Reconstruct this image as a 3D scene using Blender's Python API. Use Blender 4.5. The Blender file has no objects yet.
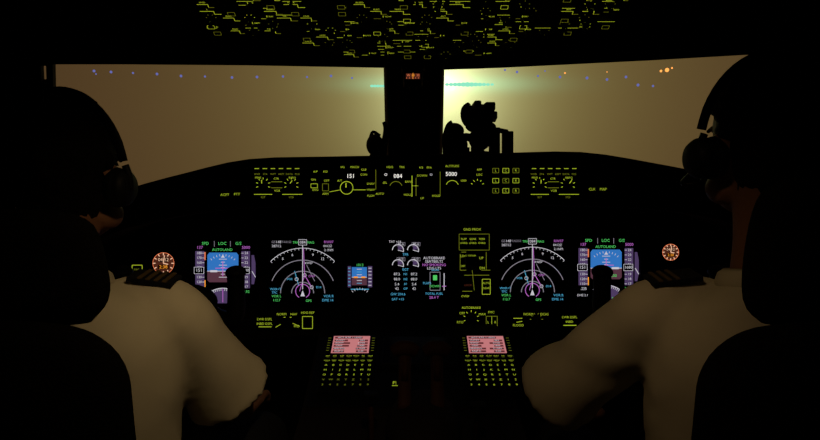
import bpy, bmesh, math, random
from mathutils import Vector, Matrix, noise
random.seed(7)
D2R=math.pi/180
FP=660.0; PITCH=11*D2R
CAM=Vector((0,0,1.38))
R=Vector((1,0,0)); F=Vector((0,math.cos(PITCH),-math.sin(PITCH))); U=Vector((0,math.sin(PITCH),math.cos(PITCH)))
def P(px,py,w):
    """world point from image pixel coordinates, placed at an assumed depth w in metres"""
    return CAM+R*((px-410)/FP*w)+U*((220-py)/FP*w)+F*w

# ---------------------------------------------------------------- materials
def mat(name,col,rough=0.6,metal=0.0,em=None,es=0.0,bump=0.0,bscale=60,var=0.25,spec=0.3):
    m=bpy.data.materials.new(name); m.use_nodes=True
    nt=m.node_tree; b=nt.nodes['Principled BSDF']
    b.inputs['Roughness'].default_value=rough; b.inputs['Metallic'].default_value=metal
    b.inputs['Specular IOR Level'].default_value=spec
    b.inputs['Base Color'].default_value=(*col,1)
    if em is None:
        tc=nt.nodes.new('ShaderNodeTexCoord'); n=nt.nodes.new('ShaderNodeTexNoise'); n.inputs['Scale'].default_value=bscale
        n.inputs['Detail'].default_value=4
        nt.links.new(tc.outputs['Object'],n.inputs['Vector'])
        r=nt.nodes.new('ShaderNodeValToRGB')
        r.color_ramp.elements[0].color=(*[c*(1-var) for c in col],1); r.color_ramp.elements[1].color=(*[min(1,c*(1+var)) for c in col],1)
        nt.links.new(n.outputs['Fac'],r.inputs['Fac']); nt.links.new(r.outputs['Color'],b.inputs['Base Color'])
        if bump>0:
            bp=nt.nodes.new('ShaderNodeBump'); bp.inputs['Strength'].default_value=bump; bp.inputs['Distance'].default_value=0.004
            nt.links.new(n.outputs['Fac'],bp.inputs['Height']); nt.links.new(bp.outputs['Normal'],b.inputs['Normal'])
    else:
        b.inputs['Emission Color'].default_value=(*em,1); b.inputs['Emission Strength'].default_value=es
    return m
PLASTIC=mat('dark_cockpit_plastic',(0.016,0.010,0.007),0.75,bump=0.3,bscale=150,spec=.1)
SHELL=mat('cockpit_lining',(0.012,0.008,0.006),0.9,bump=0.3,bscale=40,spec=.1)
GSKIN=mat('glareshield_vinyl',(0.02,0.012,0.008),0.8,bump=0.5,bscale=300,spec=.15)
BLACK=mat('black_knob_plastic',(0.006,0.006,0.006),0.55,spec=.12)
POSTM=mat('post_trim',(0.04,0.022,0.014),0.75,bump=0.2,spec=.15)
SCREEN=mat('display_glass',(0.003,0.003,0.005),0.3,spec=0.1)
CARPET=mat('carpet',(0.02,0.018,0.016),0.95,bump=0.8,bscale=400)
SEATM=mat('seat_sheepskin',(0.006,0.005,0.004),0.95,bump=0.8,bscale=250,spec=.03)
SHIRT=mat('cotton_shirt',(0.58,0.52,0.38),0.85,bump=0.1,bscale=40,var=0.04,spec=.1)
TROUS=mat('dark_trousers',(0.010,0.010,0.013),0.9,bump=0.3,bscale=200)
SKIN=mat('skin',(0.26,0.12,0.065),0.6,bump=0.15,bscale=120,var=0.1,spec=.12)
HAIR=mat('dark_hair',(0.006,0.004,0.003),0.8,bump=0.9,bscale=160,spec=.08)
EPAU=mat('epaulette_cloth',(0.006,0.006,0.009),0.8,spec=.1)
GOLD=mat('gold_braid',(0.08,0.05,0.016),0.6,spec=.1)
EYE=mat('eye_white',(0.7,0.68,0.65),0.3,var=0.02)
LIP=mat('lips',(0.26,0.09,0.07),0.5)
METAL=mat('lever_metal',(0.065,0.022,0.012),0.6,0.0,spec=.12)
def E(name,c,s=1.0): return mat(name,(0,0,0),0.6,em=c,es=s)
G=E('legend_backlight',(0.46,0.58,0.03),0.72)
GD=E('legend_backlight_dim',(0.30,0.34,0.02),0.42)
GO=E('overhead_backlight',(0.42,0.48,0.02),0.85)
GOD=E('overhead_backlight_dim',(0.24,0.24,0.01),0.5)
W=E('display_white',(0.75,0.72,0.80),0.75)
WD=E('display_grey',(0.42,0.38,0.46),0.5)
LCD=E('lcd_white',(0.95,0.92,0.85),1.1)
CY=E('display_cyan',(0.10,0.50,0.80),0.75)
MG=E('display_magenta',(0.58,0.16,0.66),0.75)
GR=E('display_green',(0.10,0.72,0.15),0.8)
BL=E('display_sky_blue',(0.04,0.22,0.66),0.75)
BR=E('display_ground_brown',(0.15,0.055,0.085),0.6)
TP=E('display_tape_grey',(0.10,0.06,0.16),0.7)
PK=E('cdu_page_pink',(0.70,0.24,0.25),0.75)
PKD=E('cdu_page_dark',(0.16,0.035,0.04),0.7)
AM=E('amber_lamp',(0.95,0.33,0.03),1.0)
RD=E('red_dial_light',(0.85,0.20,0.08),0.9)
RDD=E('red_dial_dim',(0.12,0.03,0.015),0.6)
CREAM=E('dial_white',(0.95,0.55,0.35),0.95)
# ---------------------------------------------------------------- mesh builder
def catmull(pts,sub):
    if sub<=1: return [tuple(p) for p in pts]
    out=[]; n=len(pts)
    for i in range(n-1):
        p0=pts[max(i-1,0)];p1=pts[i];p2=pts[i+1];p3=pts[min(i+2,n-1)]
        for k in range(sub):
            t=k/sub
            out.append(tuple(0.5*((2*b)+(-a+c)*t+(2*a-5*b+4*c-d)*t*t+(-a+3*b-3*c+d)*t**3) for a,b,c,d in zip(p0,p1,p2,p3)))
    out.append(tuple(pts[-1])); return out
class MB:
    def __init__(s): s.v=[];s.f=[];s.m=[];s.s=[];s.mats=[]
    def mi(s,m):
        if m not in s.mats: s.mats.append(m)
        return s.mats.index(m)
    def add(s,vs,fs,m,smooth=False):
        o=len(s.v); s.v+= [Vector(x) for x in vs]; k=s.mi(m)
        for f in fs: s.f.append([i+o for i in f]); s.m.append(k); s.s.append(smooth)
    def hexa(s,c8,m):
        s.add(c8,[(0,3,2,1),(4,5,6,7),(0,1,5,4),(1,2,6,5),(2,3,7,6),(3,0,4,7)],m)
    def box(s,c,h,m,X=Vector((1,0,0)),Y=Vector((0,1,0)),Z=Vector((0,0,1)),taper=1.0):
        c=Vector(c);p=[]
        for dz in(-1,1):
            k=taper if dz>0 else 1
            for dx,dy in((-1,-1),(1,-1),(1,1),(-1,1)): p.append(c+X*h[0]*dx*k+Y*h[1]*dy*k+Z*h[2]*dz)
        s.hexa(p,m)
    def cyl(s,a,b,r0,r1,m,n=20,smooth=True):
        s.tube([a,b],[r0,r1],m,n=n,sub=1)
    def tube(s,pts,rads,m,n=14,sub=4,up=None):
        pr=[]
        for p,r in zip(pts,rads):
            ra,rb=(r if isinstance(r,(tuple,list)) else (r,r)); pr.append((p[0],p[1],p[2],ra,rb))
        pr=catmull(pr,sub)
        ps=[Vector(q[:3]) for q in pr]; vs=[];fs=[]
        up=Vector(up) if up is not None else Vector((0.13,0.21,1)).normalized()
        t0=(ps[1]-ps[0]).normalized()
        if abs(t0.dot(up))>0.95: up=Vector((0,1,0.05)).normalized()
        a=(up.cross(t0)).normalized()
        for i,p in enumerate(ps):
            t=(ps[min(i+1,len(ps)-1)]-ps[max(i-1,0)]).normalized()
            a=(a-t*a.dot(t)).normalized(); b=t.cross(a)
            for k in range(n):
                an=2*math.pi*k/n
                vs.append(p+a*math.cos(an)*max(pr[i][3],1e-4)+b*math.sin(an)*max(pr[i][4],1e-4))
        L=len(ps)
        for i in range(L-1):
            for k in range(n):
                fs.append((i*n+k,i*n+(k+1)%n,(i+1)*n+(k+1)%n,(i+1)*n+k))
        fs.append(tuple(reversed(range(n)))); fs.append(tuple((L-1)*n+k for k in range(n)))
        s.add(vs,fs,m,True)
    def ell(s,c,r,m,nu=24,nv=14,M=None):
        c=Vector(c);vs=[];fs=[]
        for j in range(1,nv):
            th=math.pi*j/nv
            for i in range(nu):
                ph=2*math.pi*i/nu
                q=Vector((r[0]*math.sin(th)*math.cos(ph),r[1]*math.sin(th)*math.sin(ph),r[2]*math.cos(th)))
                if M is not None:q=M@q
                vs.append(c+q)
        t=Vector((0,0,r[2]))
        if M is not None:t=M@t
        vs.append(c+t);vs.append(c-t);n=len(vs)
        for j in range(nv-2):
            for i in range(nu):
                fs.append((j*nu+i,(j+1)*nu+i,(j+1)*nu+(i+1)%nu,j*nu+(i+1)%nu))
        for i in range(nu):
            fs.append((n-2,i,(i+1)%nu)); fs.append((n-1,(nv-2)*nu+(i+1)%nu,(nv-2)*nu+i))
        s.add(vs,fs,m,True)
    def prism(s,poly,d,m):
        n=len(poly);vs=[Vector(p) for p in poly]+[Vector(p)+d for p in poly]
        fs=[tuple(range(n)),tuple(reversed(range(n,2*n)))]+[(i,i+n,(i+1)%n+n,(i+1)%n) for i in range(n)]
        s.add(vs,fs,m)
    def build(s,name,parent=None,bevel=0,xf=None):
        vs=[(xf@v if xf is not None else v) for v in s.v]
        lo=Vector([min(v[i] for v in vs) for i in range(3)]);hi=Vector([max(v[i] for v in vs) for i in range(3)])
        c=(lo+hi)/2
        me=bpy.data.meshes.new(name); me.from_pydata([v-c for v in vs],[],s.f)
        for m in s.mats: me.materials.append(m)
        me.polygons.foreach_set('material_index',s.m); me.polygons.foreach_set('use_smooth',s.s); me.update()
        o=bpy.data.objects.new(name,me); bpy.context.collection.objects.link(o)
        o.location=c
        if parent: o.parent=parent; o.location=c-parent.location
        if bevel:
            b=o.modifiers.new('bevel','BEVEL'); b.width=bevel; b.segments=2; b.limit_method='ANGLE'; b.angle_limit=0.7
        return o
def empty(name,loc):
    o=bpy.data.objects.new(name,None); o.empty_display_size=0.05; bpy.context.collection.objects.link(o); o.location=loc; return o

class Frame:
    def __init__(s,O,X,Y,sc,x0,y0): s.O=O;s.X=X;s.Y=Y;s.Z=X.cross(Y).normalized();s.sc=sc;s.x0=x0;s.y0=y0
    def at(s,x,y,h=0): return s.O+s.X*((x-s.x0)*s.sc)-s.Y*((y-s.y0)*s.sc)+s.Z*h
def fbox(mb,fr,x0,y0,x1,y1,h0,h1,m,ch=0):
    p=[fr.at(x0,y1,h0),fr.at(x1,y1,h0),fr.at(x1,y0,h0),fr.at(x0,y0,h0),fr.at(x0+ch,y1-ch,h1),fr.at(x1-ch,y1-ch,h1),fr.at(x1-ch,y0+ch,h1),fr.at(x0+ch,y0+ch,h1)]
    mb.hexa(p,m)
def fknob(mb,fr,x,y,r,h0,h1,m):
    a=fr.at(x,y,h0);b=fr.at(x,y,h1);rr=r*fr.sc
    mb.cyl(a,fr.at(x,y,h0+(h1-h0)*.35),rr*1.25,rr*1.2,m,n=18); mb.cyl(fr.at(x,y,h0+(h1-h0)*.35),b,rr*.95,rr*.85,m,n=18)
GC={}
def glyph(t):
    if t in GC: return GC[t]
    cu=bpy.data.curves.new('t','FONT'); cu.body=t; cu.size=1; cu.resolution_u=2; cu.align_x='CENTER'; cu.align_y='CENTER'
    o=bpy.data.objects.new('t',cu); bpy.context.collection.objects.link(o)
    dg=bpy.context.evaluated_depsgraph_get(); me=o.evaluated_get(dg).to_mesh()
    r=([(v.co.x,v.co.y) for v in me.vertices],[tuple(p.vertices) for p in me.polygons])
    bpy.data.objects.remove(o); bpy.data.curves.remove(cu); GC[t]=r; return r
class Marks(MB):
    def __init__(s,fr,h): super().__init__(); s.fr=fr; s.h=h
    def poly(s,pts,m,dh=0): s.add([s.fr.at(x,y,s.h+dh) for x,y in pts],[tuple(range(len(pts)))],m)
    def rect(s,x0,y0,x1,y1,m,dh=0): s.poly([(x0,y0),(x1,y0),(x1,y1),(x0,y1)],m,dh)
    def line(s,x0,y0,x1,y1,w,m,dh=0.0004):
        dx,dy=x1-x0,y1-y0;l=math.hypot(dx,dy) or 1;nx,ny=-dy/l*w/2,dx/l*w/2
        s.poly([(x0+nx,y0+ny),(x1+nx,y1+ny),(x1-nx,y1-ny),(x0-nx,y0-ny)],m,dh)
    def frame(s,x0,y0,x1,y1,w,m,dh=0.0004):
        s.line(x0,y0,x1,y0,w,m,dh);s.line(x0,y1,x1,y1,w,m,dh);s.line(x0,y0,x0,y1,w,m,dh);s.line(x1,y0,x1,y1,w,m,dh)
    def disc(s,x,y,r,m,dh=0,n=24): s.poly([(x+r*math.cos(2*math.pi*i/n),y+r*math.sin(2*math.pi*i/n)) for i in range(n)],m,dh)
    def ring(s,x,y,r,w,m,a0=0,a1=360,n=32,dh=0.0004):
        for i in range(n):
            a=(a0+(a1-a0)*i/n)*D2R;b=(a0+(a1-a0)*(i+1)/n)*D2R
            s.poly([(x+k*math.cos(q),y-k*math.sin(q)) for k,q in((r-w/2,a),(r+w/2,a),(r+w/2,b),(r-w/2,b))],m,dh)
    def ticks(s,x,y,r0,r1,w,m,a0,a1,n):
        for i in range(n+1):
            a=(a0+(a1-a0)*i/n)*D2R
            s.line(x+r0*math.cos(a),y-r0*math.sin(a),x+r1*math.cos(a),y-r1*math.sin(a),w,m)
    def text(s,t,x,y,h,m,dh=0.0008,wx=1.0):
        vs,fs=glyph(t); k=h/0.7
        s.add([s.fr.at(x+a*k*wx,y-b*k,s.h+dh) for a,b in vs],fs,m)

# ---------------------------------------------------------------- world: fog lit by the runway lights
w=bpy.data.worlds.new('foggy_night_sky'); bpy.context.scene.world=w; w.use_nodes=True
nt=w.node_tree; nt.nodes.clear()
def N(t,**k):
    n=nt.nodes.new(t)
    for a,b in k.items(): setattr(n,a,b)
    return n
tc=N('ShaderNodeTexCoord'); gdir=(P(443,84,1)-CAM).normalized()
def lobe(scale,k,power,center=gdir):
    s=N('ShaderNodeVectorMath',operation='SUBTRACT'); nt.links.new(tc.outputs['Generated'],s.inputs[0]); s.inputs[1].default_value=center
    m=N('ShaderNodeVectorMath',operation='MULTIPLY'); nt.links.new(s.outputs[0],m.inputs[0]); m.inputs[1].default_value=scale
    l=N('ShaderNodeVectorMath',operation='LENGTH'); nt.links.new(m.outputs[0],l.inputs[0])
    p=N('ShaderNodeMath',operation='POWER'); nt.links.new(l.outputs['Value'],p.inputs[0]); p.inputs[1].default_value=power
    q=N('ShaderNodeMath',operation='MULTIPLY'); nt.links.new(p.outputs[0],q.inputs[0]); q.inputs[1].default_value=-k
    e=N('ShaderNodeMath',operation='EXPONENT'); nt.links.new(q.outputs[0],e.inputs[0]); return e.outputs[0]
cur=None
def addcol(fac,col):
    global cur
    m=N('ShaderNodeVectorMath',operation='SCALE'); m.inputs[0].default_value=col
    if fac is None: m.inputs['Scale'].default_value=1
    else: nt.links.new(fac,m.inputs['Scale'])
    if cur is None: cur=m.outputs[0]
    else:
        a=N('ShaderNodeVectorMath',operation='ADD'); nt.links.new(cur,a.inputs[0]); nt.links.new(m.outputs[0],a.inputs[1]); cur=a.outputs[0]
addcol(None,(0.056,0.027,0.012))
addcol(lobe((1,1,1.2),4.2,1.3),(0.135,0.094,0.030))
addcol(lobe((1,1,1.0),9.0,1),(0.24,0.27,0.075))
addcol(lobe((1,1,0.8),25,1),(1.7,1.9,1.0))
addcol(lobe((9.5,0,80),1,2),(0.08,0.42,0.28))
bg=N('ShaderNodeBackground'); nt.links.new(cur,bg.inputs['Color']); bg.inputs['Strength'].default_value=1.0
out=N('ShaderNodeOutputWorld'); nt.links.new(bg.outputs[0],out.inputs[0])

# ---------------------------------------------------------------- shell
CZ=1.78; HW=1.4; YB=-0.9; YF=2.5
def slab(name,lo,hi,m):
    mb=MB(); lo=Vector(lo);hi=Vector(hi); mb.box((lo+hi)/2,(hi-lo)/2,m); return mb.build(name)
slab('floor',(-HW,YB,-0.05),(HW,YF,0),CARPET)
slab('ceiling',(-HW,YB,CZ),(HW,1.62,CZ+0.05),SHELL)
slab('wall_left',(-HW-0.05,YB,-0.05),(-HW,YF+.05,CZ+.05),SHELL)
slab('wall_right',(HW,YB,-0.05),(HW+0.05,YF+.05,CZ+.05),SHELL)
slab('wall_back',(-HW,YB-0.05,-0.05),(HW,YB,CZ+.05),SHELL)
slab('wall_front',(-HW,YF,-0.05),(HW,YF+.05,0.96),SHELL)
def ys(z): return 1.9016+1.095*(1.467-z)
def onwin(px,py,off=0):
    d=R*((px-410)/FP)+U*((220-py)/FP)+F
    t=(1.9016+1.095*(1.467-CAM.z))/(d.y+1.095*d.z)
    nrm=Vector((0,-1,-1.095)).normalized()
    return CAM+d*t+nrm*off
WLt=[(54,60.5),(130,60.5),(250,61.5),(384,64)]; WLb=[(58,222),(110,222),(240,180),(386,175)]
WRt=[(444,66),(500,64),(560,61),(650,56.5),(778,49),(792,54)]; WRb=[(441,175),(580,180),(720,215),(796,225)]
WSt=[(42,62),(47.5,62)]; WSb=[(43,83),(48,83)]
nb=Vector((0,-1,-1.095)).normalized()
mb=MB()
def bulk(a,b,c,d):
    q=[Vector(v) for v in(a,b,c,d)]; mb.hexa([v-nb*.015 for v in q]+[v+nb*.015 for v in q],SHELL)
def wp(x,z): return Vector((x,ys(z),z))
ZT=CZ+.03; ZB=0.93
def colstrip(t):
    for a,b in zip(t[:-1],t[1:]):
        A,B=onwin(*a),onwin(*b); bulk(A,B,wp(B.x,ZT),wp(A.x,ZT))
def lowstrip(t):
    for a,b in zip(t[:-1],t[1:]):
        A,B=onwin(*a),onwin(*b); bulk(wp(A.x,ZB),wp(B.x,ZB),B,A)
for t in(WSt,WLt,WRt): colstrip(t)
for t in(WSb,WLb,WRb): lowstrip(t)
def pier(tl,bl,tr_,br):
    a,b,c,d=[onwin(*q) if isinstance(q,tuple) else q for q in(tl,bl,tr_,br)]
    bulk(b,d,c,a); bulk(a,c,wp(c.x,ZT),wp(a.x,ZT)); bulk(wp(b.x,ZB),wp(d.x,ZB),d,b)
s0,s1=onwin(*WSt[0]),onwin(*WSb[0])
pier(wp(-HW,s0.z),wp(-HW,s1.z),WSt[0],WSb[0])
pier(WSt[1],WSb[1],WLt[0],WLb[0]); pier(WLt[-1],WLb[-1],WRt[0],WRb[0])
s0,s1=onwin(*WRt[-1]),onwin(*WRb[-1]); pier(WRt[-1],WRb[-1],wp(HW,s0.z),wp(HW,s1.z))
mb.build('windshield_frame')
gl=bpy.data.materials.new('windshield_glass'); gl.use_nodes=True; g=gl.node_tree; g.nodes.clear()
tr=g.nodes.new('ShaderNodeBsdfTransparent'); tr.inputs[0].default_value=(0.97,0.98,0.96,1); gs=g.nodes.new('ShaderNodeBsdfGlossy'); gs.inputs['Roughness'].default_value=0.03
mx=g.nodes.new('ShaderNodeMixShader'); mx.inputs[0].default_value=0.02; go=g.nodes.new('ShaderNodeOutputMaterial')
g.links.new(tr.outputs[0],mx.inputs[1]);g.links.new(gs.outputs[0],mx.inputs[2]);g.links.new(mx.outputs[0],go.inputs[0])
for i,(t,b) in enumerate(((WLt,WLb),(WRt,WRb),(WSt,WSb))):
    L=t+b[::-1]; mb=MB(); mb.add([onwin(x,y,-0.004) for x,y in L],[tuple(range(len(L)))],gl); mb.build('window_%d'%(i+1))
mb=MB()
def ppost(px,py,o): return onwin(px,py,o)
mb.hexa([ppost(386,185,.016),ppost(442,185,.016),ppost(445,52,.016),ppost(383,52,.016),ppost(390,185,.07),ppost(438,185,.07),ppost(441,52,.07),ppost(387,52,.07)],POSTM)
mb.hexa([ppost(398,175,.07),ppost(430,175,.07),ppost(432,60,.07),ppost(396,60,.07),ppost(401,175,.085),ppost(427,175,.085),ppost(429,60,.085),ppost(399,60,.085)],POSTM)
post=mb.build('window_post',bevel=0.008)
mb=MB(); fr=Frame(P(413,76,1.68),R,U,1.68/FP,413,76)
fbox(mb,fr,403,69,423,84,-.05,0,BLACK,1); fbox(mb,fr,401,62,425,70,-.06,.002,BLACK,1)
mb.cyl(fr.at(413,84,-.02),fr.at(413,90,-.02),.012,.006,BLACK)
cp=mb.build('magnetic_compass',bevel=.003)
k=Marks(fr,.001); k.rect(406,73.5,420,79,RDD)
for i,x in enumerate((406.5,409.5,412.5,415.5,418.5)): k.line(x,77.5,x,78.6,0.4,RD)
k.text('W',408.5,75.5,2.2,RD); k.text('30',413,75.5,2.2,AM); k.text('33',418,75.5,2.2,RD); k.line(413,73,413,79,.4,AM,.001)
k.build('compass_card',cp)
mb=MB()
for s in(-1,1):
    mb.tube([(s*.95,-.6,1.72),(s*.98,.4,1.71),(s*1.02,1.2,1.66),(s*1.05,1.62,1.60)],[.05,.05,.045,.04],PLASTIC,n=12)
mb.build('trim_1')

# ---------------------------------------------------------------- glareshield + mode control panel
GS=Frame(P(410,220,1.75),R,U,1.75/FP,410,220)
top=[(30,232),(75,216),(100,204),(130,190),(190,173.5),(250,160.5),(330,158),(410,156.5),(500,154.5),(580,153.5),(650,164),(718,178),(745,190),(775,208),(800,222)]
bot=[(800,262),(745,228),(700,214),(620,206),(500,204),(410,204),(320,204),(210,210),(130,226),(95,240),(30,268)]
mb=MB(); mb.prism([GS.at(x,y) for x,y in top+bot],Vector((0,0.5,-0.066)),GSKIN)
glare=mb.build('glareshield',bevel=.006)
mb=MB()
mb.tube([GS.at(x,y+1.5,.002) for x,y in top],[.008]*len(top),GSKIN,n=10,sub=3)
mb.tube([GS.at(x,y-1.5,.002) for x,y in bot],[.009]*len(bot),GSKIN,n=10,sub=3)
mb.build('padded_edge',glare)
mb=MB()
fbox(mb,GS,246,162,586,201,-.002,.008,PLASTIC,1)
fbox(mb,GS,216,188,246,201,-.002,.006,PLASTIC,1); fbox(mb,GS,586,183,612,198,-.002,.006,PLASTIC,1)
for x0,x1 in((250,309),(311,334),(336,486),(488,522),(526,582)): fbox(mb,GS,x0,163.5,x1,200,.008,.0095,BLACK,.5)
for x,y,r in((264,185,3.4),(292,185,3.4),(539,183,3.4),(567,183,3.4),(347,188,4.2),(396,188,4.2),(452,187,4.2),(477,186,3.2)): fknob(mb,GS,x,y,r,.0095,.027,BLACK)
fbox(mb,GS,418,178,426,197,.0095,.018,BLACK,.6)
for x in(258,266,274,282,290,298,534,542,550,558,566,574): fbox(mb,GS,x-2.6,167,x+2.6,172,.0095,.013,BLACK,.5)
for x in(495,505,515):
    for y in(171,181,191): fbox(mb,GS,x-4,y-3,x+4,y+3,.0095,.014,BLACK,.5)
mcp=mb.build('autopilot_control_panel',bevel=.0008)
k=Marks(GS,.0101)
def efis(x0,mir=1):
    for i in range(6):
        x=x0+5+i*8; k.line(x-2.2,169,x+2.2,169,0.7,G,.004); k.text(('WXR','STA','WPT','ARPT','DATA','POS')[i],x,174.5,1.8,GD)
    k.text('MINS',x0+6,178,1.9,G);k.text('BARO',x0+40,178,1.9,G);k.text('CTR',x0+24,179,1.9,G)
    k.ticks(x0+11,185,5.3,7.3,.6,G,-20,200,6);k.ticks(x0+39,185,5.3,7.3,.6,G,-20,200,6)
    k.line(x0+11,184,x0+11,180.5,.8,G,.0175);k.line(x0+39,184,x0+41,181,.8,G,.0175)
    k.line(x0+2,194.5,x0+20,194.5,.6,G);k.line(x0+30,194.5,x0+50,194.5,.6,G);k.text('RST',x0+11,197.5,1.9,GD);k.text('STD',x0+39,197.5,1.9,GD)
    k.line(x0+19,182,x0+30,182,.6,GD);k.line(x0+19,188,x0+30,188,.6,GD);k.text('VOR',x0+25,191,2.1,G)
efis(253);efis(528)
for x,y,t in((316,172,'A/P'),(326,172,'F/D'),(314,180,'ON'),(327,181,'OFF'),(316,190,'ENG'),(326,194,'ARM')): k.text(t,x,y,2.1,G)
k.frame(311.5,184,318,188,.5,G);k.frame(323,184,329,191,.5,GD)
for t,x,y in(('IAS',343,167.5),('MACH',355,167.5),('HDG',390,167.5),('TRK',402,167.5),('V/S',421,168),('FPA',429,168),('ALTITUDE',452,166.5),('A/T',340,181),('CLB',364,170),('CON',364,175),('LNAV',371,184),('VNAV',371,190),('FLCH',371,196),('AUTO',380,194),('BANK',409,182),('SEL',385,183),('HOLD',408,195),('1000',463,181),('APP',479,170),('LOC',479,175),('DOWN',422,176),('UP',422,198.5),('HOLD',436,196)): k.text(t,x,y,2.1,G)
k.ring(347,188,6.3,.7,G,dh=.0006);k.ring(396,188,6.3,.6,GD,20,160);k.ring(452,187,6.3,.6,G,20,160)
k.line(347,188,347,183.5,1,G,.0175);k.line(353,190,366,190,.6,G);k.line(330,192,341,190,.6,G)
k.line(376,170,376,190,.5,GD);k.line(412,176,412,197,.7,G);k.line(416,178,416,196,.6,GD);k.line(412,186,419,186,.6,G);k.line(440,172,440,196,.5,GD)
k.ticks(477,186,5,6.8,.6,G,20,160,4)
for nm,x,y in(('151',351,176.5),('084',398,176.5),('5000',451,174.5)):
    wd=11 if len(nm)==3 else 14; k.rect(x-wd/2-1,y-3.6,x+wd/2+1,y+3.6,SCREEN); k.text(nm,x,y,4.0,LCD)
k.text('O',386,175,2.6,LCD);k.text('O',431,175,2.3,W)
for i,x in enumerate((495,505,515)):
    for j,y in enumerate((171,181,191)):
        k.frame(x-3,y-2.2,x+3,y+2.2,.5,G if (i+j)%2 else GD,.0045); k.text(('L','C','R')[i],x,y,2.3,G,.0048)
for x,y,t in((226,195,'ACPT'),(238,194.5,'PTT'),(591,189.5,'CLK'),(602,189.5,'MAP')): k.text(t,x,y,2.5,G)
k.build('backlit_legends',mcp)

# ---------------------------------------------------------------- main instrument panel
MP=Frame(P(410,220,2.0),R,U,2.0/FP,410,220)
mb=MB()
outl=[(118,236),(150,224),(240,216),(410,214),(580,216),(680,222),(722,236),(722,300),(690,345),(540,338),(520,336),(300,336),(280,338),(140,350),(118,310)]
mb.prism([MP.at(x,y,0) for x,y in outl],F*0.06,PLASTIC)
for x in(126,186,263,340,380,455,495,570,645,712):
    for y in(232,308):
        mb.cyl(MP.at(x,y,0),MP.at(x,y,.002),.004,.0035,BLACK,n=8)
for x in(263,341,381,455,496,571): fbox(mb,MP,x-.5,228,x+.5,330,0,.002,BLACK)
panel=mb.build('main_instrument_panel',bevel=.003)
def display(name,x0,y0,x1,y1):
    mb=MB(); b=2.5
    fbox(mb,MP,x0,y0,x1,y1,.001,.006,SCREEN)
    for q in((x0-b,y0-b,x1+b,y0),(x0-b,y1,x1+b,y1+b),(x0-b,y0,x0,y1),(x1,y0,x1+b,y1)): fbox(mb,MP,*q,.001,.014,BLACK,.3)
    return mb.build(name,bevel=.001)
def pfd(cx,cy):
    o=display('primary_flight_display',cx-32,cy-33,cx+32,cy+32); k=Marks(MP,.0065)
    for t,x in(('SPD',-19),('LOC',-2),('G/S',14)): k.text(t,cx+x,cy-28.5,2.9,GR)
    k.line(cx-10,cy-31,cx-10,cy-25.5,.5,WD);k.line(cx+6,cy-31,cx+6,cy-25.5,.5,WD)
    k.text('AUTOLAND',cx-2,cy-22.3,2.6,GR)
    k.poly([(cx-17,cy-17),(cx-15,cy-19.5),(cx+12,cy-19.5),(cx+14,cy-17),(cx+14,cy-1),(cx-17,cy-1)],BL)
    k.poly([(cx-17,cy-1),(cx+14,cy-1),(cx+14,cy+8),(cx+12,cy+10),(cx-15,cy+10),(cx-17,cy+8)],BR)
    k.line(cx-17,cy-1,cx+14,cy-1,.7,W)
    for i,l in((-12,8),(-9,4),(-6,8),(-3.5,4),(3,4),(6,8)): k.line(cx-1.5-l/2,cy-1+i,cx-1.5+l/2,cy-1+i,.6,W)
    k.ticks(cx-1.5,cy+1,17,19,.5,W,50,130,8)
    k.poly([(cx-1.5,cy-17.5),(cx-3.5,cy-14.5),(cx+.5,cy-14.5)],W,.0005)
    k.rect(cx-14,cy-2,cx-7,cy,W,.0008);k.rect(cx+4,cy-2,cx+11,cy,W,.0008)
    k.line(cx-9,cy-4,cx+6,cy-4,.8,MG,.001);k.line(cx-1.5,cy-11,cx-1.5,cy+4,.8,MG,.001)
    k.text('200',cx+6,cy+6.5,2.8,GR,.001)
    for sx,x0,x1 in((-1,cx-29,cx-20),(1,cx+17,cx+25.5)):
        k.rect(x0,cy-21,x1,cy+16,TP)
        for i in range(8):
            y=cy-19+i*4.8; xe=x1 if sx<0 else x0
            k.line(xe,y,xe-2.2 if sx<0 else xe+2.2,y,.5,W)
            k.text(str(180-i*10) if sx<0 else str(24-i),(x0+x1)/2+sx*.6,y,2.5,W)
        k.rect(x0-1,cy-5,x1-.5,cy+1.5,SCREEN,.0009); k.frame(x0-1,cy-5,x1-.5,cy+1.5,.4,W,.001)
        k.text('151' if sx<0 else '1680',(x0+x1)/2-.6,cy-1.8,3.2 if sx<0 else 2.8,W,.0012)
    k.line(cx-19.3,cy-20,cx-19.3,cy-12,1.2,RD);k.line(cx-19.3,cy+8,cx-19.3,cy+16,1,AM)
    k.text('137',cx-24.5,cy-24.5,2.9,MG);k.text('5000',cx+21.5,cy-24.5,2.9,MG);k.text('29.92',cx+21,cy+19.5,2.6,GR);k.text('.235',cx-24,cy+19.5,2.6,W)
    k.poly([(cx+27,cy-17),(cx+29.5,cy-17),(cx+31,cy-9),(cx+31,cy+4),(cx+29.5,cy+12),(cx+27,cy+12)],TP)
    k.line(cx+27.5,cy-1,cx+31,cy+5,.7,W)
    k.ring(cx-1.5,cy+39,23,.8,W,55,125,14);k.ticks(cx-1.5,cy+39,20.5,23,.6,W,55,125,14)
    k.poly([(cx-1.5+24*math.cos(a*D2R),cy+40-23*math.sin(a*D2R)) for a in(60,75,90,105,120)]+[(cx-13,cy+31),(cx+11,cy+31)],TP,-.0001)
    k.line(cx-1.5,cy+16,cx-1.5,cy+30,.7,MG,.001);k.text('084',cx-12,cy+29,2.6,MG,.001);k.text('MAG',cx+8,cy+29,2.5,GR,.001)
    k.text('DME 2.1',cx-25,cy+26,2.2,W)
    k.build('flight_symbology',o)
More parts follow.
